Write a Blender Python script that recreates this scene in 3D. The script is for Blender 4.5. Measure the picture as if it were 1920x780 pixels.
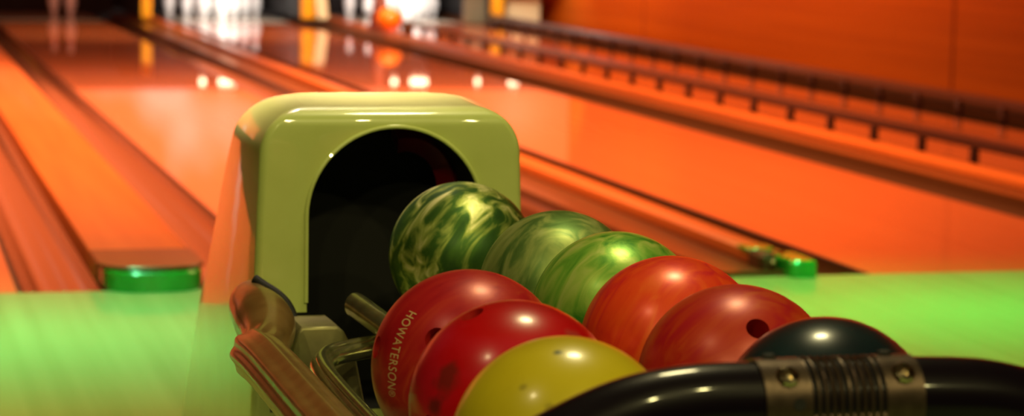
import bpy, bmesh, math, random
from mathutils import Vector, Matrix
random.seed(4)
for o in list(bpy.data.objects): bpy.data.objects.remove(o)
sc = bpy.context.scene
COL = sc.collection
PI = math.pi

# ------------------------------------------------------------------ camera
CAM_Z = 1.0479
F_PX, YAW, PITCH, ROLL = 4576.87, 0.256859, 0.1170185, 0.0164628
cy_, sy_ = math.cos(YAW), math.sin(YAW)
fwd = Vector((sy_*math.cos(PITCH), cy_*math.cos(PITCH), -math.sin(PITCH)))
rgt = Vector((cy_, -sy_, 0)); upv = rgt.cross(fwd)
r2 = math.cos(ROLL)*rgt + math.sin(ROLL)*upv; u2 = r2.cross(fwd)
cd = bpy.data.cameras.new('camera'); cam = bpy.data.objects.new('camera', cd); COL.objects.link(cam)
cam.matrix_world = Matrix(((r2.x,u2.x,-fwd.x,0),(r2.y,u2.y,-fwd.y,0),(r2.z,u2.z,-fwd.z,CAM_Z),(0,0,0,1)))
cd.sensor_fit = 'HORIZONTAL'; cd.sensor_width = 36; cd.lens = F_PX/1920*36
cd.clip_start = .05; cd.clip_end = 100
cd.dof.use_dof = True; cd.dof.focus_distance = 3.0; cd.dof.aperture_fstop = 5.8
sc.camera = cam
# ------------------------------------------------------------------ view, world, big lights
sc.view_settings.view_transform = 'Standard'; sc.view_settings.look = 'None'
sc.view_settings.gamma = 1; sc.view_settings.exposure = 0.0; sc.view_settings.use_curve_mapping = False
w = bpy.data.worlds.new('world'); sc.world = w; w.use_nodes = True
w.node_tree.nodes['Background'].inputs[0].default_value = (.05,.03,.02,1)
w.node_tree.nodes['Background'].inputs[1].default_value = .15

def area(name, loc, target, size, power, color, size_y=None, spread=None, shape='RECTANGLE'):
    d = bpy.data.lights.new(name, 'AREA'); d.energy = power; d.color = color
    d.shape = shape; d.size = size; d.size_y = size_y or size
    if spread: d.spread = math.radians(spread)
    o = bpy.data.objects.new(name, d); COL.objects.link(o); o.location = loc
    o.rotation_euler = (Vector(target)-Vector(loc)).to_track_quat('-Z','Y').to_euler()
    return o
YG = (1.0, .86, .34)       # yellow-green house lamps over the approach
area('key_lamp', (1.15,3.3,2.6), (.85,2.9,.5), .30, 19, (1,.86,.42), shape='DISK')
area('side_lamp', (-.6,1.85,2.6), (.7,2.5,.5), .12, 5, (1,.80,.40), shape='DISK')
for (lx,ly,pw) in ((.9,.2,14), (1.35,.5,11), (-1.2,-.6,17), (-.5,-.9,13), (2.3,-.4,12)):
    area('ceiling_spot', (lx,ly,2.8), (.75,3.0,.5), .09, pw, YG, shape='DISK')
for gx, pw, gc in ((-.7,4,(.06,1,.14)), (.40,11,(.20,1,.42)), (2.75,11,(.08,1,.22)), (4.0,3.5,(.08,1,.14))):
    area('green_lamp', (gx,6.15,3.0), (gx,6.15,0), .9, pw, gc, size_y=.25, spread=44)
for ax in (-1.0, .1, 3.2, 4.9):
    area('approach_fill', (ax,4.8,3.05), (ax,4.8,0), 1.2, 5.5, (1,.60,.10), size_y=.8, spread=44)  # added fill, lifts the floor's yellow tone while missing the balls
area('hood_fill', (.76,5.3,2.95), (.76,4.0,.74), .2, 8, (1,.72,.62), spread=14)  # added narrow fill that warms only the hood top
area('far_fill', (3.6,19.2,3.0), (3.6,22.4,.2), 5.5, 110, (1,.72,.40), size_y=.3, spread=70)  # added fill to brighten the far ball and the partition edges
area('lane_lamp', (1.9,12.2,3.1), (1.9,12.2,0), 5.0, 560, (1,.44,.18), size_y=8.5, spread=115)
area('wall_lamp', (4.6,19.0,3.0), (6.8,19.6,1.0), 8, 270, (1,.45,.13), size_y=1.2)

# ------------------------------------------------------------------ materials
def mat(name, color, rough=.5, metal=0, coat=0, coat_rough=.03, spec=.5, emit=None, estr=0, ior=1.45):
    m = bpy.data.materials.new(name); m.use_nodes = True
    b = m.node_tree.nodes['Principled BSDF']
    b.inputs['Base Color'].default_value = (*color,1); b.inputs['Roughness'].default_value = rough
    b.inputs['Metallic'].default_value = metal; b.inputs['Coat Weight'].default_value = coat
    b.inputs['Coat Roughness'].default_value = coat_rough; b.inputs['Specular IOR Level'].default_value = spec
    b.inputs['IOR'].default_value = ior
    if emit: b.inputs['Emission Color'].default_value = (*emit,1); b.inputs['Emission Strength'].default_value = estr
    return m
def tree(m): return m.node_tree.nodes, m.node_tree.links, m.node_tree.nodes['Principled BSDF']
def varied(m, c1, c2, scale=(1,1,1), nscale=5, detail=4, distortion=0, bump=0, lo=.3, hi=.7, space='Object', mid=None):
    n, l, b = tree(m)
    tc = n.new('ShaderNodeTexCoord'); mp = n.new('ShaderNodeMapping'); mp.inputs['Scale'].default_value = scale
    no = n.new('ShaderNodeTexNoise'); no.inputs['Scale'].default_value = nscale; no.inputs['Detail'].default_value = detail
    no.inputs['Distortion'].default_value = distortion
    cr = n.new('ShaderNodeValToRGB'); e = cr.color_ramp.elements
    e[0].position = lo; e[0].color = (*c1,1); e[1].position = hi; e[1].color = (*c2,1)
    if mid: x = e.new((lo+hi)/2); x.color = (*mid,1)
    l.new(tc.outputs[space], mp.inputs[0]); l.new(mp.outputs[0], no.inputs['Vector'])
    l.new(no.outputs[0], cr.inputs[0]); l.new(cr.outputs[0], b.inputs['Base Color'])
    if bump:
        bp = n.new('ShaderNodeBump'); bp.inputs['Strength'].default_value = bump; bp.inputs['Distance'].default_value = .002
        l.new(no.outputs[0], bp.inputs['Height']); l.new(bp.outputs[0], b.inputs['Normal'])
    return m
M = {}
M['lane'] = varied(mat('lane_wood', (.8,.13,.04), .35, coat=1, coat_rough=.035), (.84,.20,.065), (.92,.25,.09), scale=(18,.25,1), nscale=1.0)
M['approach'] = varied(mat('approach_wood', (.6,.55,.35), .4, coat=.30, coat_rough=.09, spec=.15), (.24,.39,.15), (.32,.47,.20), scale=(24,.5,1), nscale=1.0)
M['cap'] = varied(mat('cap_wood', (.85,.3,.06), .35, coat=.6, coat_rough=.12), (.80,.18,.03), (.92,.24,.045), scale=(10,.4,1), nscale=1.5)
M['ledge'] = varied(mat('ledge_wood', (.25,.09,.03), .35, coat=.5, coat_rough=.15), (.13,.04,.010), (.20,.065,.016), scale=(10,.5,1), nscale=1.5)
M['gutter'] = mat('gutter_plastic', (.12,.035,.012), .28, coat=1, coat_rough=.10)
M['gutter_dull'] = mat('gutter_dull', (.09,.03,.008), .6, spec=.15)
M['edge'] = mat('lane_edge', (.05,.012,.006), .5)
M['deck'] = mat('pin_deck', (.42,.36,.27), .3, coat=.7, coat_rough=.05)
M['black'] = mat('black_matte', (.004,.004,.004), .7)
M['dark'] = mat('dark_ceiling', (.03,.015,.01), .8)
M['black_gloss'] = mat('black_rubber_gloss', (.004,.002,.005), .35, coat=.45, coat_rough=.07, spec=.12)
M['rail_dark'] = mat('bumper_rail', (.06,.022,.02), .3, coat=.6, coat_rough=.15)
M['wall'] = varied(mat('wall_panel_wood', (.7,.2,.03), .6, spec=.2), (.60,.115,.003), (.72,.15,.005), scale=(1,.25,12), nscale=1.2)
M['seam'] = mat('panel_seam', (.42,.07,.002), .8)
M['yellow'] = mat('yellow_edge', (.85,.42,.02), .4)
M['white'] = mat('white_paint', (.85,.82,.68), .4)
M['grey'] = mat('grey_panel', (.16,.17,.15), .5)
M['pin'] = mat('pin_plastic', (.9,.9,.86), .2, coat=.5)
M['red'] = mat('pin_stripe', (.8,.02,.04), .3)
M['green'] = varied(mat('green_cap', (.01,.42,.03), .25, coat=1, coat_rough=.08), (.008,.30,.02), (.02,.46,.05), nscale=9)
M['hood'] = varied(mat('hood_shell', (.62,.66,.28), .32, coat=1, coat_rough=.025), (.52,.60,.17), (.57,.65,.20), nscale=14, detail=6)
M['metal'] = varied(mat('olive_metal', (.5,.5,.3), .24, metal=.9, coat=.5, coat_rough=.1), (.36,.35,.17), (.54,.52,.28), nscale=60, detail=3)
M['bracket'] = varied(mat('bracket_metal', (.25,.22,.12), .4, metal=.5), (.22,.20,.09), (.30,.28,.12), nscale=40, detail=3)
M['rail'] = varied(mat('rack_rail_metal', (.5,.42,.25), .36, metal=.4, coat=.35, coat_rough=.15), (.24,.13,.04), (.32,.19,.065), nscale=30, detail=4)
M['clamp'] = varied(mat('clamp_metal', (.2,.14,.1), .38, metal=.8), (.07,.048,.034), (.11,.075,.055), nscale=80, detail=3)
M['screw'] = mat('screw_metal', (.8,.66,.45), .12, metal=1)
M['orange'] = mat('orange_gloss', (1,.22,.01), .3, coat=.6)
M['brown'] = mat('brown_box', (.09,.03,.008), .5)
M['darkred'] = mat('dark_red', (.13,.012,.006), .5)
M['letter'] = mat('ball_lettering', (.62,.42,.20), .4)
M['hole_red'] = mat('finger_hole_red', (.42,.010,.006), .5)
M['hole_dark'] = mat('finger_hole_dark', (.02,.008,.006), .6)
M['red_glint'] = mat('reflection_red', (.16,.003,.008), .35, coat=.6)  # colour of the red reflection inside the hood mouth
M['sensor'] = mat('sensor_lamp', (1,.8,.6), .4, emit=(1,.66,.42), estr=9)
# backlit masking panel above the pins: orange picture with soft pale shapes
mm = mat('masking_picture', (.2,.05,.02), .6); n_, l_, b_ = tree(mm)
tc = n_.new('ShaderNodeTexCoord'); mp = n_.new('ShaderNodeMapping'); mp.inputs['Scale'].default_value = (.75,1,.55); mp.inputs['Location'].default_value=(.4,0,.2)
no = n_.new('ShaderNodeTexNoise'); no.inputs['Scale'].default_value = 1.1; no.inputs['Detail'].default_value = 2
cr = n_.new('ShaderNodeValToRGB'); e = cr.color_ramp.elements
e[0].position=.56; e[0].color=(1,.15,.035,1); e[1].position=.72; e[1].color=(1,.46,.33,1)
l_.new(tc.outputs['Object'], mp.inputs[0]); l_.new(mp.outputs[0], no.inputs['Vector']); l_.new(no.outputs[0], cr.inputs[0])
l_.new(cr.outputs[0], b_.inputs['Emission Color']); b_.inputs['Emission Strength'].default_value = 1.15
M['masking'] = mm

def swirl(name, cols, scale=3.0, stretch=(1,1,1), rot=(0,0,0), dist=2.5, rough=.25, metal=.0, coat=.8, seed=0, pos=None, scuff=None, coat_rough=.12):
    """marbled bowling-ball plastic"""
    m = mat(name, cols[0], rough, metal, coat=coat, coat_rough=coat_rough); n, l, b = tree(m)
    tc = n.new('ShaderNodeTexCoord'); mp = n.new('ShaderNodeMapping'); mp.inputs['Scale'].default_value = stretch
    mp.inputs['Location'].default_value = (seed*1.7, seed*.9, seed*2.3)
    m0 = n.new('ShaderNodeMapping'); m0.inputs['Rotation'].default_value = rot; l.new(tc.outputs['Object'], m0.inputs[0])
    n1 = n.new('ShaderNodeTexNoise'); n1.inputs['Scale'].default_value = scale*2.2; n1.inputs['Detail'].default_value = 2; n1.inputs['Distortion'].default_value = .8
    n2 = n.new('ShaderNodeTexNoise'); n2.inputs['Scale'].default_value = scale*4; n2.inputs['Detail'].default_value = 6; n2.inputs['Distortion'].default_value = dist
    mx = n.new('ShaderNodeVectorMath'); mx.operation = 'MULTIPLY_ADD'; mx.inputs[1].default_value = (.12,.12,.12)
    cr = n.new('ShaderNodeValToRGB'); e = cr.color_ramp.elements
    k = len(cols); pos = pos or [.32+.36*i/(k-1) for i in range(k)]
    e[0].position = pos[0]; e[0].color = (*cols[0],1); e[1].position = pos[-1]; e[1].color = (*cols[-1],1)
    for i in range(1,k-1): x = e.new(pos[i]); x.color = (*cols[i],1)
    l.new(m0.outputs[0], mp.inputs[0]); l.new(mp.outputs[0], n1.inputs['Vector'])
    l.new(n1.outputs['Color'], mx.inputs[0]); l.new(mp.outputs[0], mx.inputs[2]); l.new(mx.outputs[0], n2.inputs['Vector'])
    l.new(n2.outputs[0], cr.inputs[0])
    out = cr.outputs[0]
    if scuff:
        for (d, rad, colr, st) in scuff:
            vm = n.new('ShaderNodeVectorMath'); vm.operation = 'DISTANCE'; vm.inputs[1].default_value = tuple(Vector(d).normalized()*.108)
            l.new(tc.outputs['Object'], vm.inputs[0])
            n3 = n.new('ShaderNodeTexNoise'); n3.inputs['Scale'].default_value = 70; n3.inputs['Detail'].default_value = 3
            l.new(tc.outputs['Object'], n3.inputs['Vector'])
            ad = n.new('ShaderNodeMath'); ad.operation = 'MULTIPLY_ADD'; ad.inputs[1].default_value = rad*1.3; l.new(n3.outputs[0], ad.inputs[0]); l.new(vm.outputs['Value'], ad.inputs[2])
            mr = n.new('ShaderNodeMapRange'); mr.inputs[1].default_value = rad*1.05; mr.inputs[2].default_value = rad*1.7; mr.inputs[3].default_value = st; mr.inputs[4].default_value = 0
            l.new(ad.outputs[0], mr.inputs[0])
            mi = n.new('ShaderNodeMix'); mi.data_type = 'RGBA'; mi.inputs[7].default_value = (*colr,1)
            l.new(mr.outputs[0], mi.inputs[0]); l.new(out, mi.inputs[6]); out = mi.outputs[2]
    l.new(out, b.inputs['Base Color'])
    # faint scratches
    s = n.new('ShaderNodeTexNoise'); s.inputs['Scale'].default_value = 45; s.inputs['Detail'].default_value = 5
    l.new(tc.outputs['Object'], s.inputs['Vector'])
    bp = n.new('ShaderNodeBump'); bp.inputs['Strength'].default_value = .12; bp.inputs['Distance'].default_value = .0012
    l.new(s.outputs[0], bp.inputs['Height']); l.new(bp.outputs[0], b.inputs['Normal'])
    return m

# ------------------------------------------------------------------ mesh helpers
def link(name, me, m=None, parent=None):
    o = bpy.data.objects.new(name, me); COL.objects.link(o)
    for x in (m if isinstance(m,(list,tuple)) else [m] if m else []): me.materials.append(x)
    if parent: o.parent = parent
    return o
def finish(name, bm, m, parent=None, smooth=True, ang=35):
    bmesh.ops.recalc_face_normals(bm, faces=bm.faces)
    me = bpy.data.meshes.new(name); bm.to_mesh(me); bm.free()
    if smooth:
        me.polygons.foreach_set('use_smooth', [True]*len(me.polygons)); me.set_sharp_from_angle(angle=math.radians(ang))
    return link(name, me, m, parent)
def tag(o, label=None, cat=None, group=None, kind=None):
    for k, v in (('label',label),('category',cat),('group',group),('kind',kind)):
        if v: o[k] = v
    return o
def empty(name, loc=(0,0,0)):
    o = bpy.data.objects.new(name, None); COL.objects.link(o); o.location = loc; o.empty_display_size = .05
    return o
def box(bm, x0,x1,y0,y1,z0,z1, bevel=0, seg=2):
    r = bmesh.ops.create_cube(bm, size=1)
    vs = r['verts']
    for v in vs: v.co = Vector(((x0+x1)/2+v.co.x*(x1-x0), (y0+y1)/2+v.co.y*(y1-y0), (z0+z1)/2+v.co.z*(z1-z0)))
    if bevel:
        es = list({e for v in vs for e in v.link_edges}); bmesh.ops.bevel(bm, geom=es, offset=bevel, segments=seg, profile=.5, affect='EDGES')
    return bm
def boxo(name, dims, m, parent=None, bevel=0):
    bm = bmesh.new(); box(bm, *dims, bevel=bevel); return finish(name, bm, m, parent, smooth=bevel>0)
def catmull(pts, n=8):
    P = [Vector(p) for p in pts]; P = [P[0]*2-P[1]] + P + [P[-1]*2-P[-2]]; out = []
    for i in range(1, len(P)-2):
        for k in range(n):
            t = k/n; a,b,c,d = P[i-1],P[i],P[i+1],P[i+2]
            out.append(.5*((2*b)+(c-a)*t+(2*a-5*b+4*c-d)*t*t+(-a+3*b-3*c+d)*t**3))
    out.append(P[-2]); return out
def sweep(bm, path, rad, n=16, ref=(0,0,1), caps=True, dome=False):
    """rad: number, or fn(theta, s)->radius; keeps the section's own up direction near ref"""
    path = [Vector(p) for p in path]; rings = []; L = len(path); ref = Vector(ref)
    for i, p in enumerate(path):
        t = (path[min(i+1,L-1)]-path[max(i-1,0)]).normalized()
        side = t.cross(ref)
        if side.length < .05: side = t.cross(Vector((0,1,0)))
        side.normalize(); up = side.cross(t)
        ring = []
        for k in range(n):
            th = 2*PI*k/n; r = rad(th, i/(L-1)) if callable(rad) else rad
            ring.append(bm.verts.new(p+side*math.cos(th)*r+up*math.sin(th)*r))
        rings.append(ring)
    for a, b in zip(rings, rings[1:]):
        for k in range(n): bm.faces.new((a[k],a[(k+1)%n],b[(k+1)%n],b[k]))
    if caps: bm.faces.new(rings[0][::-1]); bm.faces.new(rings[-1])
    return bm
def lathe(bm, prof, n=24, at=(0,0,0)):
    at = Vector(at); rings = []
    for r, z in prof: rings.append([bm.verts.new(at+Vector((r*math.cos(2*PI*k/n), r*math.sin(2*PI*k/n), z))) for k in range(n)])
    for a, b in zip(rings, rings[1:]):
        for k in range(n): bm.faces.new((a[k],a[(k+1)%n],b[(k+1)%n],b[k]))
    bm.faces.new(rings[0][::-1]); bm.faces.new(rings[-1]); return bm
def boolean(o, cutters, op='DIFFERENCE'):
    for c in cutters:
        md = o.modifiers.new('cut','BOOLEAN'); md.operation = op; md.object = c; md.solver = 'EXACT'
    dg = bpy.context.evaluated_depsgraph_get(); me = bpy.data.meshes.new_from_object(o.evaluated_get(dg))
    o.modifiers.clear(); o.data = me
    for c in cutters: bpy.data.objects.remove(c)
    return o

# ------------------------------------------------------------------ the room
FY = 6.831            # foul line
LEN = 18.29
PY = FY+LEN           # head pin
END = 27.0
WX = 6.8
def struct(name, dims, m): return tag(boxo(name, dims, m), kind='structure')
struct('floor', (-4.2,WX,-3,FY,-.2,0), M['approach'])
struct('floor', (-4.2,WX,FY,END+.1,-.4,-.12), M['black'])
struct('ceiling', (-4.2,WX+.1,-3,END+.1,3.2,3.35), M['dark'])
struct('wall_left', (-4.3,-4.2,-3,END+.1,-.4,3.35), M['dark'])
struct('wall_back', (-4.3,WX+.1,-3.1,-3,-.4,3.35), M['dark'])
struct('wall_front', (-4.3,WX+.1,END+.1,END+.2,-.4,3.35), M['black'])
struct('wall_right', (WX,WX+.12,-3,END+.1,-.4,3.35), M['wall'])
for i, y in enumerate((1.5,8.05,14.66,21.26)):
    struct('trim_%d'%(i+1), (WX-.006,WX,y-.014,y+.014,0,3.2), M['seam'])
struct('trim_5', (WX-.012,WX,-3,END,1.62,1.65), M['seam'])
struct('floor', (6.24,WX,FY,END,-.12,.0), M['edge'])

# lanes
def lane(x0, x1, label):
    t = empty('bowling_lane', ((x0+x1)/2, FY, 0)); tag(t, label, 'lane', 'glossy bowling lanes')
    def b(nm, y0, y1, m, e0=0, e1=0):
        o = boxo(nm, (x0-(x0+x1)/2+e0, x1-(x0+x1)/2-e1, y0-FY, y1-FY, -.115, 0), m, t); return o
    b('lane_surface', FY, PY-.9, M['lane'], .012, .012); b('pin_deck', PY-.9, PY+1.25, M['deck'], .012, .012)
    bm = bmesh.new(); c = (x0+x1)/2
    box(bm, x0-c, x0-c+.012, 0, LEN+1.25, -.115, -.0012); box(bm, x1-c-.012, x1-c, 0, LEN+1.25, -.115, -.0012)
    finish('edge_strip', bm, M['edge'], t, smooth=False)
    return t
LANES = [(-.664,.39,'narrow sliver of orange lane at the far left edge, left of the curved gutter'),
         (1.152,2.206,'red-orange lane behind the ball return hood, dim with only two pins at its end'),
         (2.916,4.06,'wide red-orange lane right of the ball return hood, with a bright full set of pins'),
         (4.77,5.82,'red-orange lane between the two black bumper rails, nearest the panelled wall')]
for l in LANES: lane(*l)
# gutters: round troughs
def gutter(x0, x1, label, mt='gutter_dull'):
    c = (x0+x1)/2; hw = (x1-x0)/2; bm = bmesh.new(); n = 14; ys = (FY, END-.8)
    top = []; 
    for y in ys:
        row = []
        for k in range(n+1):
            a = PI*k/n; row.append(bm.verts.new((-hw*.97*math.cos(a), y-FY, -.004-.085*math.sin(a))))
        lo = [bm.verts.new((hw*.97, y-FY, -.115)), bm.verts.new((-hw*.97, y-FY, -.115))]
        top.append(row+lo)
    m_ = len(top[0])
    for k in range(m_): bm.faces.new((top[0][k],top[0][(k+1)%m_],top[1][(k+1)%m_],top[1][k]))
    bm.faces.new(top[0][::-1]); bm.faces.new(top[1])
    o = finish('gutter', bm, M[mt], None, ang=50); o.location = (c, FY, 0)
    return tag(o, label, 'gutter', 'gutters beside the lanes')
gutter(.39,.612,'dark curved gutter at far left, ending at the green-lit approach','gutter')
gutter(.905,1.152,'dark brown gutter between the broad orange divider and the dim lane','gutter')
gutter(2.206,2.44,'brown gutter along the right side of the lane behind the hood','gutter')
gutter(2.715,2.916,'brown gutter just left of the wide lane with the bright full pin set')
gutter(4.06,4.30,'dark brown gutter along the right side of the wide bright lane')
gutter(4.55,4.77,'gutter under the nearer black bumper rail')
gutter(5.82,6.04,'gutter under the farther black bumper rail beside the wall')

# divisions between the lanes
def rounded_cap(bm, x0, x1, y_front, bulge, z0, z1, n=20, y_back=None, bevel=.008):
    """plan: rectangle with a bowed front, extruded"""
    yb = y_back or y_front+.15; c = (x0+x1)/2; hw = (x1-x0)/2; pts = []
    for k in range(n+1):
        a = PI*k/n; ex = .75
        pts.append((c-hw*math.copysign(abs(math.cos(a))**ex, math.cos(a)), y_front+bulge*(1-math.sin(a)**ex)))
    pts += [(x1,yb),(x0,yb)]
    lo = [bm.verts.new((x,y,z0)) for x,y in pts]; mid = [bm.verts.new((x,y,z1-bevel)) for x,y in pts]
    hi = [bm.verts.new((c+(x-c)*(1-bevel/hw), y+bevel*.8 if y<yb else y, z1)) for x,y in pts]
    m_ = len(pts)
    for A, B in ((lo,mid),(mid,hi)):
        for k in range(m_): bm.faces.new((A[k],A[(k+1)%m_],B[(k+1)%m_],B[k]))
    bm.faces.new(lo[::-1]); bm.faces.new(hi)
# wide one, left of the hood
t = empty('lane_divider', (.76,FY,0)); tag(t, 'broad flat orange divider running up to a rounded green end, left of the hood', 'lane divider')
t_bm = bmesh.new(); box(t_bm, -.15,.145, .22, END-.9-FY, -.115, .058, bevel=.004); finish('cover', t_bm, M['cap'], t)
bm = bmesh.new(); rounded_cap(bm, -.152,.148, -.02, .13, .058, .068, y_back=.36, bevel=.004); finish('end_plate', bm, M['ledge'], t)
bm = bmesh.new(); rounded_cap(bm, -.142,.138, -.05, .13, .0, .056, y_back=.215, bevel=.006); o = finish('end_cap', bm, M['green'], t); tag(o, 'glossy green bowed end cap')
# narrow ones
def divider(x0, x1, c0, c1, label, end_detail, cm='cap'):
    c = (x0+x1)/2; t = empty('lane_divider', (c,FY,0)); tag(t, label, 'lane divider')
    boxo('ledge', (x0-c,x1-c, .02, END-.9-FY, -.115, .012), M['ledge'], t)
    boxo('cover', (c0-c,c1-c, .10, END-.9-FY, .0125, .052), M[cm], t, bevel=.006)
    if end_detail:
        bm = bmesh.new(); rounded_cap(bm, c0-c-.012, c1-c-.055, .05, .03, .013, .060, y_back=.16, bevel=.01); finish('end_socket', bm, M['brown'], t)
        bm = bmesh.new(); rounded_cap(bm, c0-c-.012, c1-c-.02, .162, .03, .0525, .062, y_back=.26, bevel=.004); tag(finish('end_band', bm, M['green'], t), 'green band over the divider end')
        bm = bmesh.new(); rounded_cap(bm, c1-c-.05, c1-c+.035, -.05, .02, .0005, .052, y_back=.15, bevel=.008); tag(finish('end_cap', bm, M['green'], t), 'small green end cap')
        bm = bmesh.new(); lathe(bm, [(.0,-.004),(.008,-.003),(.008,.0),(.0,.004)], 12)
        bmesh.ops.rotate(bm, verts=bm.verts, cent=(0,0,0), matrix=Matrix.Rotation(PI/2,3,'X'))
        o = finish('bolt', bm, M['screw'], t); o.location = (c0-c+.03,.046,.036)
    return t
divider(2.44,2.715,2.60,2.70,'narrow orange divider behind the hood and balls, its near end with a small green cap', True)
divider(4.30,4.55,4.42,4.54,'narrow orange divider between the bright lane and the nearer bumper rail', False)
divider(6.05,6.235,6.08,6.2,'dark divider strip at the foot of the panelled wall', False, 'edge')

# bumper rails
def bumper(x, label, ph):
    t = empty('bumper_rail', (x,FY,0)); tag(t, label, 'bumper rail', 'bumper rails along the last lane')
    bm = bmesh.new(); box(bm, -.024,.024, .5, LEN-1.5, .086,.130, bevel=.008); finish('top_bar', bm, M['rail_dark'], t)
    p0 = None; k = 0; y = ph
    while y < PY-1.7:
        if p0 is None:
            bm = bmesh.new(); box(bm, -.015,.015,-.022,.022,-.012,.087, bevel=.004); p0 = finish('post', bm, M['rail_dark'], t); p = p0
        else:
            p = p0.copy(); COL.objects.link(p); p.parent = t
        p.location = (0, y-FY, 0); y += .5605
    return t
bumper(4.70,'black bumper rail, the nearer of the two, left of the last lane', 7.63)
bumper(5.93,'black bumper rail, the farther of the two, along the foot of the wall', 7.63)

# pin area: side partitions, coloured edges, masking
def kickback(x, label, wgt, second=None):
    t = empty('pin_deck_partition', (x,23.9,0)); tag(t, label, 'partition')
    boxo('side_panel', (-.05,.05,.05,3.0,.06,.62), M['black'], t)
    boxo('front_edge', (-.055,wgt-.055,-.02,.05,.055,.60), M['yellow'], t, bevel=.01)
    if second: 
        bm = bmesh.new(); box(bm, wgt-.055, wgt+second-.055, -.03,.05,.055,.60, bevel=.01)
        for v in bm.verts: v.co.x += (v.co.z-.3)*-.12
        finish('edge_strip', bm, M['white'], t)
    return t
kickback(2.58,'thin yellow partition edge between the dim lane and the bright pins', .10)
kickback(4.15,'yellow and white slanting partition edge between the two bright pin sets', .13, .11)
kickback(6.08,'orange-yellow partition edge beside the white pillar at the wall end', .13)
kickback(.775,'dark partition beyond the dim lane at the upper left corner', .0001+.05)
bm = bmesh.new(); box(bm, 5.77,6.00,24.0,24.06,.015,.6, bevel=.01); tag(finish('side_panel_board', bm, M['grey']), 'grey board standing beside the orange-yellow partition edge at the pins', 'panel')
bm = bmesh.new(); box(bm, 6.27,6.62,24.2,24.5,.0005,.42, bevel=.015); tag(finish('pillar', bm, M['white']), 'cream white pillar at the far end beside the panelled wall', 'pillar')
t = empty('masking_unit', (1.3,23.7,.50)); tag(t, 'backlit orange masking unit hanging above the pins at the lane ends', 'masking unit')
bm = bmesh.new(); box(bm, -5.5,5.5,.0,.12,.125,2.65); finish('picture_panel', bm, M['masking'], t, smooth=False)
bm = bmesh.new(); box(bm, -5.5,5.5,-.02,.14,0,.125); finish('lower_frame', bm, M['black'], t, smooth=False)
for xl, wd in ((3.09,.05),(3.33,.16),(4.99,.05),(5.24,.17),(5.84,.04),(6.21,.10)):
    bm = bmesh.new(); box(bm, xl-wd/2-1.3, xl+wd/2-1.3, -.03,-.0205,.03,.075, bevel=.004); o = finish('indicator_lamp', bm, M['sensor'], t)
for xc, pw in ((1.68,1.2),(3.49,34),(5.38,40)):
    area('pin_lamp', (xc,24.15,.60), (xc,25.4,.1), .9, pw, (1,.97,.9), size_y=.08)
area('pillar_lamp', (6.3,23.2,.9), (6.5,24.2,.2), .2, 5, (1,.93,.75))

# pins
def pin_profile():
    return [(.0,0),(.0255,.0),(.0258,.003),(.0306,.02),(.0437,.06),(.0533,.10),(.0575,.1143),(.0605,.13),(.0595,.15),(.0532,.184),(.0415,.21),(.0314,.238),(.0243,.262),(.0233,.272),(.0238,.285),(.0285,.318),(.0323,.343),(.0310,.362),(.0240,.375),(.012,.380),(.0,.381)]
def make_pin():
    t = empty('bowling_pin')
    bm = bmesh.new(); pr = [(max(r,.0004), z) for r, z in pin_profile()]; lathe(bm, pr, 24); finish('body', bm, M['pin'], t, ang=60)
    for z0, z1, r0, r1 in ((.250,.262,.0278,.0248),(.280,.292,.0242,.0254)):
        bm = bmesh.new(); lathe(bm, [(.020,z0),(r0+.0004,z0),(r1+.0004,z1),(.020,z1)], 24); finish('neck_stripe', bm, M['red'], t)
    return t
pin0 = make_pin(); used = False
def put_pin(x, y, label, group):
    global used
    if not used: t = pin0; used = True
    else:
        t = pin0.copy(); COL.objects.link(t)
        for ch in pin0.children: c = ch.copy(); COL.objects.link(c); c.parent = t
    t.location = (x, y, .0005); tag(t, label, 'bowling pin', group)
rows = [(0,0,'front pin at the tip'),(-1,1,'second-row left pin'),(1,1,'second-row right pin'),(-2,2,'third-row left pin'),(0,2,'third-row middle pin'),(2,2,'third-row right pin'),
        (-3,3,'back-row leftmost pin'),(-1,3,'back-row inner left pin'),(1,3,'back-row inner right pin'),(3,3,'back-row rightmost pin')]
for xc, nm, g, keep in ((1.68,'dim lane at the upper left','pins left standing on the dim lane',(5,8)),(3.49,'brightly lit lane behind the hood','full set of pins on the bright lane',range(10)),(5.42,'lane nearest the wall','full set of pins on the last lane',range(10))):
    for i in keep:
        dx, dr, lb = rows[i]
        if len(keep)==2: lb = 'pin, left of the two left standing' if i==8 else 'pin, right of the two left standing'
        put_pin(xc+dx*.1524, PY+dr*.264, 'white %s, %s' % (lb, nm), g)

# small things far down the lanes
bm = bmesh.new(); bmesh.ops.create_uvsphere(bm, u_segments=32, v_segments=20, radius=.115); o = finish('bowling_ball', bm, M['orange']); o.location = (4.48,21.5,.1575)
tag(o, 'blurred orange ball on the far divider, in front of the bright pins', 'bowling ball')
for v in o.data.vertices: v.co.z *= .92
bm = bmesh.new(); lathe(bm, [(.11,0),(.11,.02),(.10,.05),(.03,.42),(.02,.43)], 24); o = finish('cone_marker', bm, M['darkred']); o.location = (4.47,21.85,.0525)
tag(o, 'dark red tapering cone standing behind the blurred orange ball', 'marker')
bm = bmesh.new(); box(bm, -.045,.045,-.05,.05,0,.10, bevel=.015); o = finish('small_crate', bm, M['brown']); o.location = (4.49,20.75,.0525)
tag(o, 'small dark brown block right of the blurred orange ball', 'block')

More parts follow.
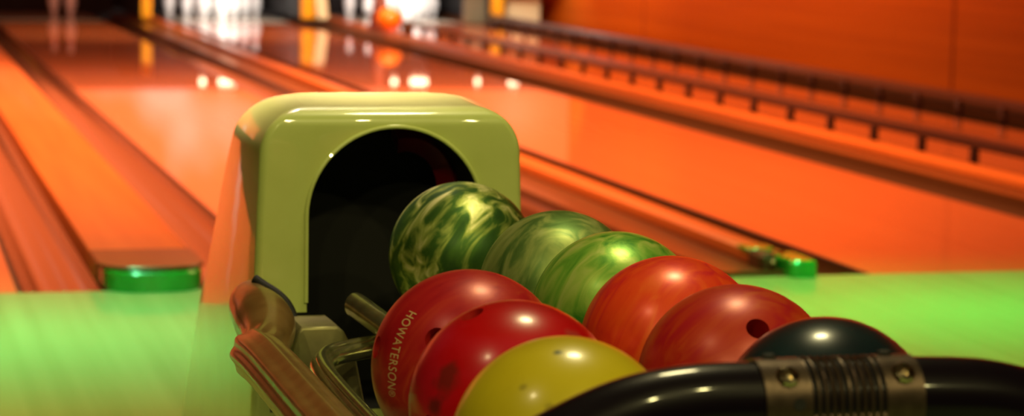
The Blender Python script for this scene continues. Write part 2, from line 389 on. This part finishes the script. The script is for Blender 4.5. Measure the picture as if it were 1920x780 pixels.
# ------------------------------------------------------------------ ball return hood
HX, HY = .762, 3.62
def hood_back(z):
    T = [(0,4.60),(.09,4.54),(.25,4.42),(.38,4.29),(.51,4.15),(.62,4.05),(.68,3.98),(.73,3.92),(.763,3.88)]
    for (a,ya),(b,yb) in zip(T,T[1:]):
        if z <= b: return ya+(yb-ya)*(z-a)/(b-a)
    return T[-1][1]
def make_hood():
    t = empty('ball_return_hood', (HX,HY,0)); tag(t, 'tall rounded olive-cream ball return hood with a black arched mouth', 'ball return')
    ztop, R = .763, .068; Rf = .026
    zs = [0,.02,.1,.2,.3,.38,.45,.5,.55,.6,.64,.67,.69]
    zs += [ztop-R+R*math.sin(a*PI/2/12) for a in range(0,13)]
    bm = bmesh.new(); rings = []
    for z in zs:
        hw = .2175-.018*(z/.765)**2
        def inset(r, zz):
            d = zz-(ztop-r); return 0 if d<=0 else r-math.sqrt(max(0,r*r-d*d))
        ix = inset(R,z); iy = inset(Rf,z); ib = inset(R,z)*.8
        x0, x1, y0, y1 = -hw+ix, hw-ix, iy, hood_back(z)-HY-ib
        ring = []; n = 8
        for (cx,cy,r,a0) in ((x0,y0,.013,PI),(x1,y0,.013,1.5*PI),(x1,y1,.06,0),(x0,y1,.06,.5*PI)):
            sx = 1 if cx<0 else -1; sy = 1 if cy==y0 else -1
            px, py = cx+sx*r, cy+sy*r
            for k in range(n+1):
                a = a0+.5*PI*k/n; qy = py+r*math.sin(a); ring.append(bm.verts.new((px+r*math.cos(a), qy, z+.045*max(0,qy)*(z/.763)**8)))
        rings.append(ring)
    N = len(rings[0])
    for a, b in zip(rings, rings[1:]):
        for k in range(N): bm.faces.new((a[k],a[(k+1)%N],b[(k+1)%N],b[k]))
    bm.faces.new(rings[0][::-1]); bm.faces.new(rings[-1])
    sh = finish('shell', bm, [M['hood'], M['black']], t)
    # mouth cutter (arch)
    bm = bmesh.new(); r = .136; cx, cz = .767-HX, .598; prof = [(cx-r,.30)]+[(cx-r*math.cos(PI*k/32), cz+r*math.sin(PI*k/32)) for k in range(33)]+[(cx+r,.30)]
    A = [bm.verts.new((x,-.1,z)) for x,z in prof]; B = [bm.verts.new((x,.235,z)) for x,z in prof]; n = len(prof)
    for k in range(n): bm.faces.new((A[k],A[(k+1)%n],B[(k+1)%n],B[k]))
    bm.faces.new(A[::-1]); bm.faces.new(B)
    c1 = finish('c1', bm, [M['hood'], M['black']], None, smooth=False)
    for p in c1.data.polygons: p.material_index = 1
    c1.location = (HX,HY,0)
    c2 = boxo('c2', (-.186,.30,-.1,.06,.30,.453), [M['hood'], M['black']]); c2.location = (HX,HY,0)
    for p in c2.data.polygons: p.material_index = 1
    bpy.context.view_layer.update()
    boolean(sh, [c1,c2]); me = sh.data
    me.polygons.foreach_set('use_smooth', [True]*len(me.polygons)); me.set_sharp_from_angle(angle=math.radians(28))
    # thin rim added to catch the highlight along the mouth's edge
    bm = bmesh.new(); path = [(cx-r-.001,-.0015,z) for z in (.468,.50,.54,.58)]+[(cx-(r+.001)*math.cos(PI*k/32), -.0015, cz+(r+.001)*math.sin(PI*k/32)) for k in range(33)]+[(cx+r+.001,-.0015,z) for z in (.58,.54,.50,.468)]
    sweep(bm, path, .0032, 8, ref=(0,1,0)); finish('mouth_lip', bm, M['hood'], t)
    # dark red arc added inside for the red reflection in the mouth
    bm = bmesh.new(); pts = [(.055+.075*math.sin(a), .16, .62+.085*math.cos(a)) for a in [k*.12 for k in range(-2,14)]]
    sweep(bm, pts, lambda th,s: .020+.004*math.cos(4*th), 12, ref=(0,1,0)); o = finish('red_reflection', bm, M['red_glint'], t); tag(o, 'dark red arc standing in for a red reflection')
    return t
make_hood()

# ------------------------------------------------------------------ rack
rk = empty('ball_rack', (.765,2.75,0)); tag(rk, 'low ball rack with fluted metal side rails running out from the hood', 'ball rack')
off = Vector((.765,2.75,0))
def R(pts): return [Vector(p)-off for p in pts]
# left side rail, fluted, with its swan-neck at the hood
lp = catmull([(.549,3.60,.478),(.533,3.53,.486),(.523,3.45,.490),(.522,3.36,.489),(.518,3.28,.484),(.502,3.20,.477),(.482,3.13,.479),(.468,3.06,.492),(.466,2.92,.500),(.466,2.6,.500),(.466,2.3,.500),(.462,2.08,.500)], 8)
def flute(th, s):
    b = .031+.010*math.exp(-((s-.30)/.11)**2)-.004*math.exp(-(s/.06)**2)
    k = min(1,max(0,(s-.42)/.08)); return b*(1+.06*math.cos(8*th+.4)*k)
bm = bmesh.new(); sweep(bm, R(lp), flute, 72); finish('side_rail', bm, M['rail'], rk, ang=60)
rp = catmull([(1.018,3.58,.46),(1.05,3.2,.46),(1.068,3.0,.46),(1.072,2.6,.46),(1.072,2.08,.46)], 8)
bm = bmesh.new(); sweep(bm, R(rp), .034, 32); finish('side_rail', bm, M['rail'], rk, ang=60)
# black strip added as the shade in the gap between rail and hood
bm = bmesh.new(); pts = catmull([(.530,3.48,.527),(.543,3.47,.518),(.560,3.46,.507),(.573,3.45,.493),(.581,3.44,.474),(.583,3.42,.452)],6); sweep(bm, R(pts), .007, 12); finish('gap_shade', bm, M['black'], rk)
# bracket block
bm = bmesh.new(); v = []
prof = [(.548,.25),(.563,.44),(.568,.470),(.576,.478),(.626,.478),(.636,.470),(.652,.44),(.69,.25)]
for y in (3.34,3.44): v.append([bm.verts.new(Vector((x,y,z))-off) for x,z in prof])
for k in range(len(prof)): bm.faces.new((v[0][k],v[0][(k+1)%8],v[1][(k+1)%8],v[1][k]))
f0 = bm.faces.new(v[0][::-1]); bm.faces.new(v[1])
bmesh.ops.bevel(bm, geom=list(f0.edges), offset=.005, segments=3, profile=.5, affect='EDGES')
finish('mounting_bracket', bm, M['bracket'], rk, ang=40)
# black pan under the balls
bm = bmesh.new(); box(bm, -.22,.27,-.66,.56,.30,.33); box(bm, -.222,-.21,-.66,.56,.30,.40); box(bm, .262,.275,-.66,.58,.30,.40); finish('pan', bm, M['black'], rk, smooth=False)
# supporting bars: U-shaped loop for the left column, plain bars for the right
def bar(pts, n=6): 
    bm = bmesh.new(); P = R(catmull(pts,n))
    sweep(bm, P, lambda th,s: .0150*(1+.10*math.cos(2*th)), 20)
    sweep(bm, [p+Vector((0,0,.009)) for p in P], .0090, 12)
    return finish('support_bar', bm, M['metal'], rk, ang=50)
zb = .452
bar([(.562,2.0,zb),(.562,2.5,zb),(.562,2.8,zb),(.566,3.05,zb),(.570,3.13,zb),(.578,3.19,zb),(.598,3.235,zb+.002),(.635,3.265,zb+.003),(.675,3.29,zb+.003),(.71,3.29,zb),(.722,3.26,zb-.003),(.712,3.2,zb-.003),(.703,3.05,zb-.002),(.700,2.8,zb-.003),(.700,2.0,zb-.003)])
bar([(.826,2.0,zb-.001),(.826,2.8,zb-.001),(.80,3.35,zb-.001),(.78,3.60,zb-.001)])
bar([(.965,2.0,zb-.001),(.965,2.8,zb-.001),(.94,3.35,zb-.001),(.905,3.60,zb-.001)])
# peg
bm = bmesh.new(); pts = catmull([(.650,3.345,.508),(.655,3.33,.506),(.675,3.24,.492),(.695,3.16,.478)],5)
sweep(bm, R(pts), lambda th,s: .0175*min(1,(.45+s*9)), 20); finish('stop_peg', bm, M['metal'], rk, ang=60)
# pedestal
bm = bmesh.new(); box(bm, -.12,.12,-.5,-.1,.03,.30, bevel=.01); finish('pedestal', bm, M['black_gloss'], rk)
bm = bmesh.new(); box(bm, -.2,.2,-.62,.02,.0,.03, bevel=.008); finish('foot_plate', bm, M['black_gloss'], rk)
bm = bmesh.new(); box(bm, -.10,.10,.15,.80,.26,.299); finish('rear_beam', bm, M['black'], rk, smooth=False)
# front hoop and its ribbed clamp
AY = 1.945
hp = catmull([(.452,AY+.10,.480),(.450,AY+.02,.500),(.462,AY,.535),(.498,AY,.572),(.549,AY,.601),(.612,AY,.628),(.67,AY,.6385),(.74,AY,.6395),(.81,AY,.6395),(.89,AY,.6390),(.955,AY,.633),(1.01,AY,.613),(1.055,AY,.575),(1.073,AY,.53),(1.074,AY+.03,.485),(1.072,AY+.12,.465)], 8)
bm = bmesh.new(); sweep(bm, R(hp), .036, 40, ref=(0,1,0)); hoop = finish('front_hoop', bm, M['black_gloss'], rk, ang=60); tag(hoop, 'thick glossy black tubular hoop')
def clamp():
    bm = bmesh.new(); x0, x1 = .727, .872; cz = .6395; nx = 150; na = 36
    a0, a1 = math.radians(122), math.radians(-38)     # measured from the front (-Y) upward
    xr0, xr1, nr = .768, .838, 10
    grid = []
    for i in range(nx+1):
        x = x0+(x1-x0)*i/nx; row = []
        for j in range(na+1):
            a = a0+(a1-a0)*j/na; r = .0385
            if xr0 <= x <= xr1 and math.radians(-8) < a < math.radians(108):
                ph = (x-xr0)/(xr1-xr0)*nr; r += .0020*math.cos(2*PI*ph) - .0016
            row.append(bm.verts.new((x, AY-r*math.cos(a), cz+r*math.sin(a))))
        grid.append(row)
    inner = [[bm.verts.new((x, AY-.0362*math.cos(a0+(a1-a0)*j/na), cz+.0362*math.sin(a0+(a1-a0)*j/na))) for j in range(na+1)] for x in (x0,x1)]
    for i in range(nx):
        for j in range(na):
            f = bm.faces.new((grid[i][j],grid[i][j+1],grid[i+1][j+1],grid[i+1][j])); xm = x0+(x1-x0)*(i+.5)/nx; am = a0+(a1-a0)*(j+.5)/na
            if xr0 <= xm <= xr1 and math.radians(-8) < am < math.radians(106) and math.cos(2*PI*(xm-xr0)/(xr1-xr0)*nr) < -.1: f.material_index = 1
    for j in range(na):
        bm.faces.new((grid[0][j],inner[0][j],inner[0][j+1],grid[0][j+1])); bm.faces.new((grid[nx][j],grid[nx][j+1],inner[1][j+1],inner[1][j]))
    for v in bm.verts: v.co -= off
    o = finish('ribbed_clamp', bm, [M['clamp'],M['black']], rk, ang=40); tag(o, 'ribbed metal clamp plate')
    md = o
    for (sx, ang, rr) in ((.7485,45,.0108),(.8545,45,.0108)):
        a = math.radians(ang); d = Vector((0,-math.cos(a),math.sin(a)))
        bm = bmesh.new(); lathe(bm, [(rr,0),(rr,.0012),(rr*.85,.0032),(rr*.5,.0046),(rr*.2,.0050),(.0003,.0048)], 10)
        # slot cross
        for q in (0,PI/2):
            b2 = bmesh.new(); box(b2, -rr*.6,rr*.6,-.0008,.0008,.004,.0056); bmesh.ops.rotate(b2, verts=b2.verts, cent=(0,0,0), matrix=Matrix.Rotation(q+.4,3,'Z'))
            me_ = bpy.data.meshes.new('t'); b2.to_mesh(me_); b2.free(); bm.from_mesh(me_); bpy.data.meshes.remove(me_)
        s = finish('screw', bm, M['screw'], o, smooth=False)
        s.rotation_euler = d.to_track_quat('Z','X').to_euler(); s.location = Vector((sx,AY,cz))+d*.0385-off
    a = math.radians(8); d = Vector((0,-math.cos(a),math.sin(a)))
    bm = bmesh.new(); lathe(bm, [(.0055,0),(.0055,.0008),(.0003,.0006)], 16); s = finish('bolt_hole', bm, M['black'], o); s.rotation_euler = d.to_track_quat('Z','X').to_euler(); s.location = Vector((.756,AY,cz))+d*.0382-off
    for sx in (.743,.850):
        a = math.radians(97); d = Vector((0,-math.cos(a),math.sin(a)))
        bm = bmesh.new(); lathe(bm, [(.0062,0),(.0062,.003),(.004,.0042),(.0003,.0044)], 12); s = finish('bolt_head', bm, M['black'], o); s.rotation_euler = d.to_track_quat('Z','X').to_euler(); s.location = Vector((sx,AY,cz))+d*.038-off
clamp()

# ------------------------------------------------------------------ balls
BR = .108; BZ = .5557
def ball(name, x, y, material, holes, label, group, hole_m):
    bm = bmesh.new(); bmesh.ops.create_uvsphere(bm, u_segments=96, v_segments=60, radius=BR)
    o = finish(name, bm, [material, hole_m], None); cut = []
    for h in holes:
        d = Vector(h[:3]).normalized(); r = h[3] if len(h)>3 else .0125
        b = bmesh.new(); bmesh.ops.create_cone(b, cap_ends=True, segments=32, radius1=r, radius2=r, depth=.06)
        bmesh.ops.create_cone(b, cap_ends=True, segments=32, radius1=r, radius2=r, depth=.001) if 0 else None
        c = finish('cut', b, [material, hole_m], None, smooth=False)
        for p in c.data.polygons: p.material_index = 1
        c.rotation_euler = d.to_track_quat('Z','Y').to_euler(); c.location = d*(BR-.018); cut.append(c)
    bpy.context.view_layer.update()
    boolean(o, cut); me = o.data
    me.polygons.foreach_set('use_smooth', [True]*len(me.polygons)); me.set_sharp_from_angle(angle=math.radians(40))
    o.location = (x,y,BZ); tag(o, label, 'bowling ball', group)
    return o
HID = [(.2,.6,-.75),(-.05,.65,-.75),(.1,.15,-.97,.0145)]
SR = (0,.5,.6)
g_dark, g_mid, g_lt, g_pale = (.035,.10,.018), (.10,.22,.035), (.38,.46,.10), (.88,.86,.42)
ball('bowling_ball', .840,3.487, swirl('marble_green_dark', [g_dark,(.06,.15,.02),g_lt,g_pale], 2.6, (3.2,3.2,.9), (.15,-.7,0), 1.0, .50, .7, .12, seed=1, pos=[.36,.46,.56,.68], coat_rough=.3), HID, 'dark green marbled ball just outside the black mouth, rearmost of the green ones','green marbled balls', M['hole_dark'])
ball('bowling_ball', .887,3.123, swirl('marble_green_mid', [(.07,.15,.03),(.14,.25,.06),(.34,.42,.12),(.5,.56,.22)], 2.3, (2.6,2.6,.7), (.1,-.6,.1), 0.7, .48, .65, .12, seed=2, pos=[.34,.48,.58,.7], coat_rough=.3), HID, 'muted green marbled ball between two other green ones in the right row','green marbled balls', M['hole_dark'])
ball('bowling_ball', .899,2.898, swirl('marble_green_bright', [(.05,.26,.02),(.20,.46,.05),(.36,.56,.09),(.54,.64,.18)], 2.3, (3,3,.8), (.1,-.5,.2), .9, .38, .4, .2, seed=3, pos=[.34,.46,.56,.68], coat_rough=.25), HID, 'brightest lime green marbled ball, directly behind the orange-red one','green marbled balls', M['hole_dark'])
ball('bowling_ball', .897,2.672, swirl('marble_orange_red', [(.66,.018,.03),(.78,.045,.014),(.84,.075,.012),(.88,.14,.016)], 3.2, (2.8,2.8,.5), (.1,-.5,.1), .5, .34, .15, .22, seed=4, pos=[.34,.46,.58,.72], coat_rough=.22), HID, 'bright orange-red ball in front of the lime green one, no holes showing','red marbled balls', M['hole_red'])
ball('bowling_ball', .896,2.446, swirl('marble_red_brown', [(.42,.010,.018),(.46,.022,.010),(.50,.045,.01),(.52,.075,.01)], 3.6, (3.0,3,.5), (.1,-.95,.1), .5, .38, .15, .18, seed=5, pos=[.34,.46,.58,.72], coat_rough=.28), [(-.061,-.724,.687,.0125),(-.25,-.96,-.10),(.08,-.98,-.12)], 'dull red ball with one round finger hole facing front, beside the black clamp','red marbled balls', M['hole_red'])
ball('bowling_ball', .910,2.225, swirl('pearl_black', [(.004,.010,.016),(.008,.022,.030)], 2, (1,1,1), (0,0,0), 1, .3, .2, .5, seed=6, coat_rough=.16), HID, 'black glossy ball with bluish rim, mostly hidden behind the ribbed clamp','dark ball at the rack front', M['hole_dark'])
r1 = ball('bowling_ball', .635,2.597, swirl('marble_crimson', [(.36,.004,.012),(.42,.010,.014),(.46,.022,.014),(.52,.06,.02)], 3.6, (3.0,3,.5), (.1,-.8,.1), .5, .38, .15, .18, seed=7, pos=[.34,.48,.60,.74], coat_rough=.28), [(-.973,-.011,.232,.0125),(-.52,-.74,.43,.0125),(-.36,-.90,.27)], 'crimson ball with engraved lettering down its left side, rearmost of the left row','red marbled balls', M['hole_red'])
ball('bowling_ball', .630,2.377, swirl('marble_scarlet', [(.40,.001,.003),(.46,.002,.004),(.50,.010,.03),(.60,.05,.012)], 1.3, (1,1,1.6), (.5,.3,.3), .5, .3, .0, .35, seed=8, pos=[.36,.5,.64,.78], coat_rough=.16,
     scuff=[((-.80,-.52,.38),.020,(.12,.015,.01),.75),((-.88,-.47,.12),.012,(.10,.012,.01),.8),((.45,-.55,.70),.018,(.30,.06,.05),.5)]), [(-.44,-.06,.895,.0125),(-.90,-.40,-.10,.0125),(-.6,.3,.72)], 'glossy scarlet ball with dark scuffs, middle of the left row','red marbled balls', M['hole_red'])
ball('bowling_ball', .621,2.157, swirl('plain_yellow', [(.50,.40,.012),(.56,.46,.016),(.62,.52,.03)], 1.4, (1,1,1), (0,0,0), .4, .3, .0, .35, seed=9, coat_rough=.14,
     scuff=[((-.166,-.321,.932),.0055,(.06,.07,.01),.95),((-.52,-.52,.68),.005,(.2,.16,.01),.6),((-.35,-.75,.55),.006,(.25,.2,.01),.6)]), HID, 'mustard yellow ball at the front left behind the black hoop','yellow ball at the rack front', M['hole_dark'])

# engraved lettering on the crimson ball
def lettering():
    cu = bpy.data.curves.new('txt','FONT'); cu.body = 'HOWATERSON'; cu.size = 1; cu.space_character = 1.12
    to = bpy.data.objects.new('txt', cu); COL.objects.link(to)
    cr_ = bpy.data.curves.new('reg','FONT'); cr_.body = '\u00ae'; cr_.size = .8; ro = bpy.data.objects.new('reg', cr_); COL.objects.link(ro)
    bpy.context.view_layer.update(); dg = bpy.context.evaluated_depsgraph_get()
    me = bpy.data.meshes.new_from_object(to.evaluated_get(dg)); me2 = bpy.data.meshes.new_from_object(ro.evaluated_get(dg))
    x1 = max(v.co.x for v in me.vertices); hgt = max(v.co.y for v in me.vertices)
    rx = max(v.co.x for v in me2.vertices); L = x1+.12+rx
    bm = bmesh.new(); bm.from_mesh(me)
    for v in me2.vertices: v.co.x += x1+.12; v.co.y -= .02
    bm.from_mesh(me2); bmesh.ops.triangulate(bm, faces=bm.faces)
    bmesh.ops.subdivide_edges(bm, edges=[e for e in bm.edges if e.calc_length()>.15], cuts=2)
    D = [Vector(d).normalized() for d in ((-.664,-.378,.646),(-.768,-.400,.500),(-.835,-.429,.345),(-.876,-.448,.181),(-.891,-.452,.031),(-.891,-.436,-.124),(-.874,-.444,-.20))]
    seg = [0]
    for a, b in zip(D, D[1:]): seg.append(seg[-1]+a.angle(b))
    def along(s):
        s = min(max(s,0),.9999)*seg[-1]
        for i in range(len(seg)-1):
            if s <= seg[i+1]:
                return D[i].slerp(D[i+1], (s-seg[i])/(seg[i+1]-seg[i]))
    H = .0145
    out = {}
    for v in bm.verts:
        s = v.co.x/L; c = along(s); t = (along(min(s+.02,1))-along(max(s-.02,0))).normalized()
        side = c.cross(t).normalized()       # to the right of the reading direction on the ball
        if side.x < 0: side = -side
        out[v] = (c*BR + side*(v.co.y-.36)*H/.72).normalized()*(BR+.0003)
    for v, p in out.items(): v.co = p
    o = finish('lettering', bm, M['letter'], r1, smooth=False); tag(o, 'pale engraved lettering')
    bpy.data.objects.remove(to); bpy.data.objects.remove(ro)
lettering()
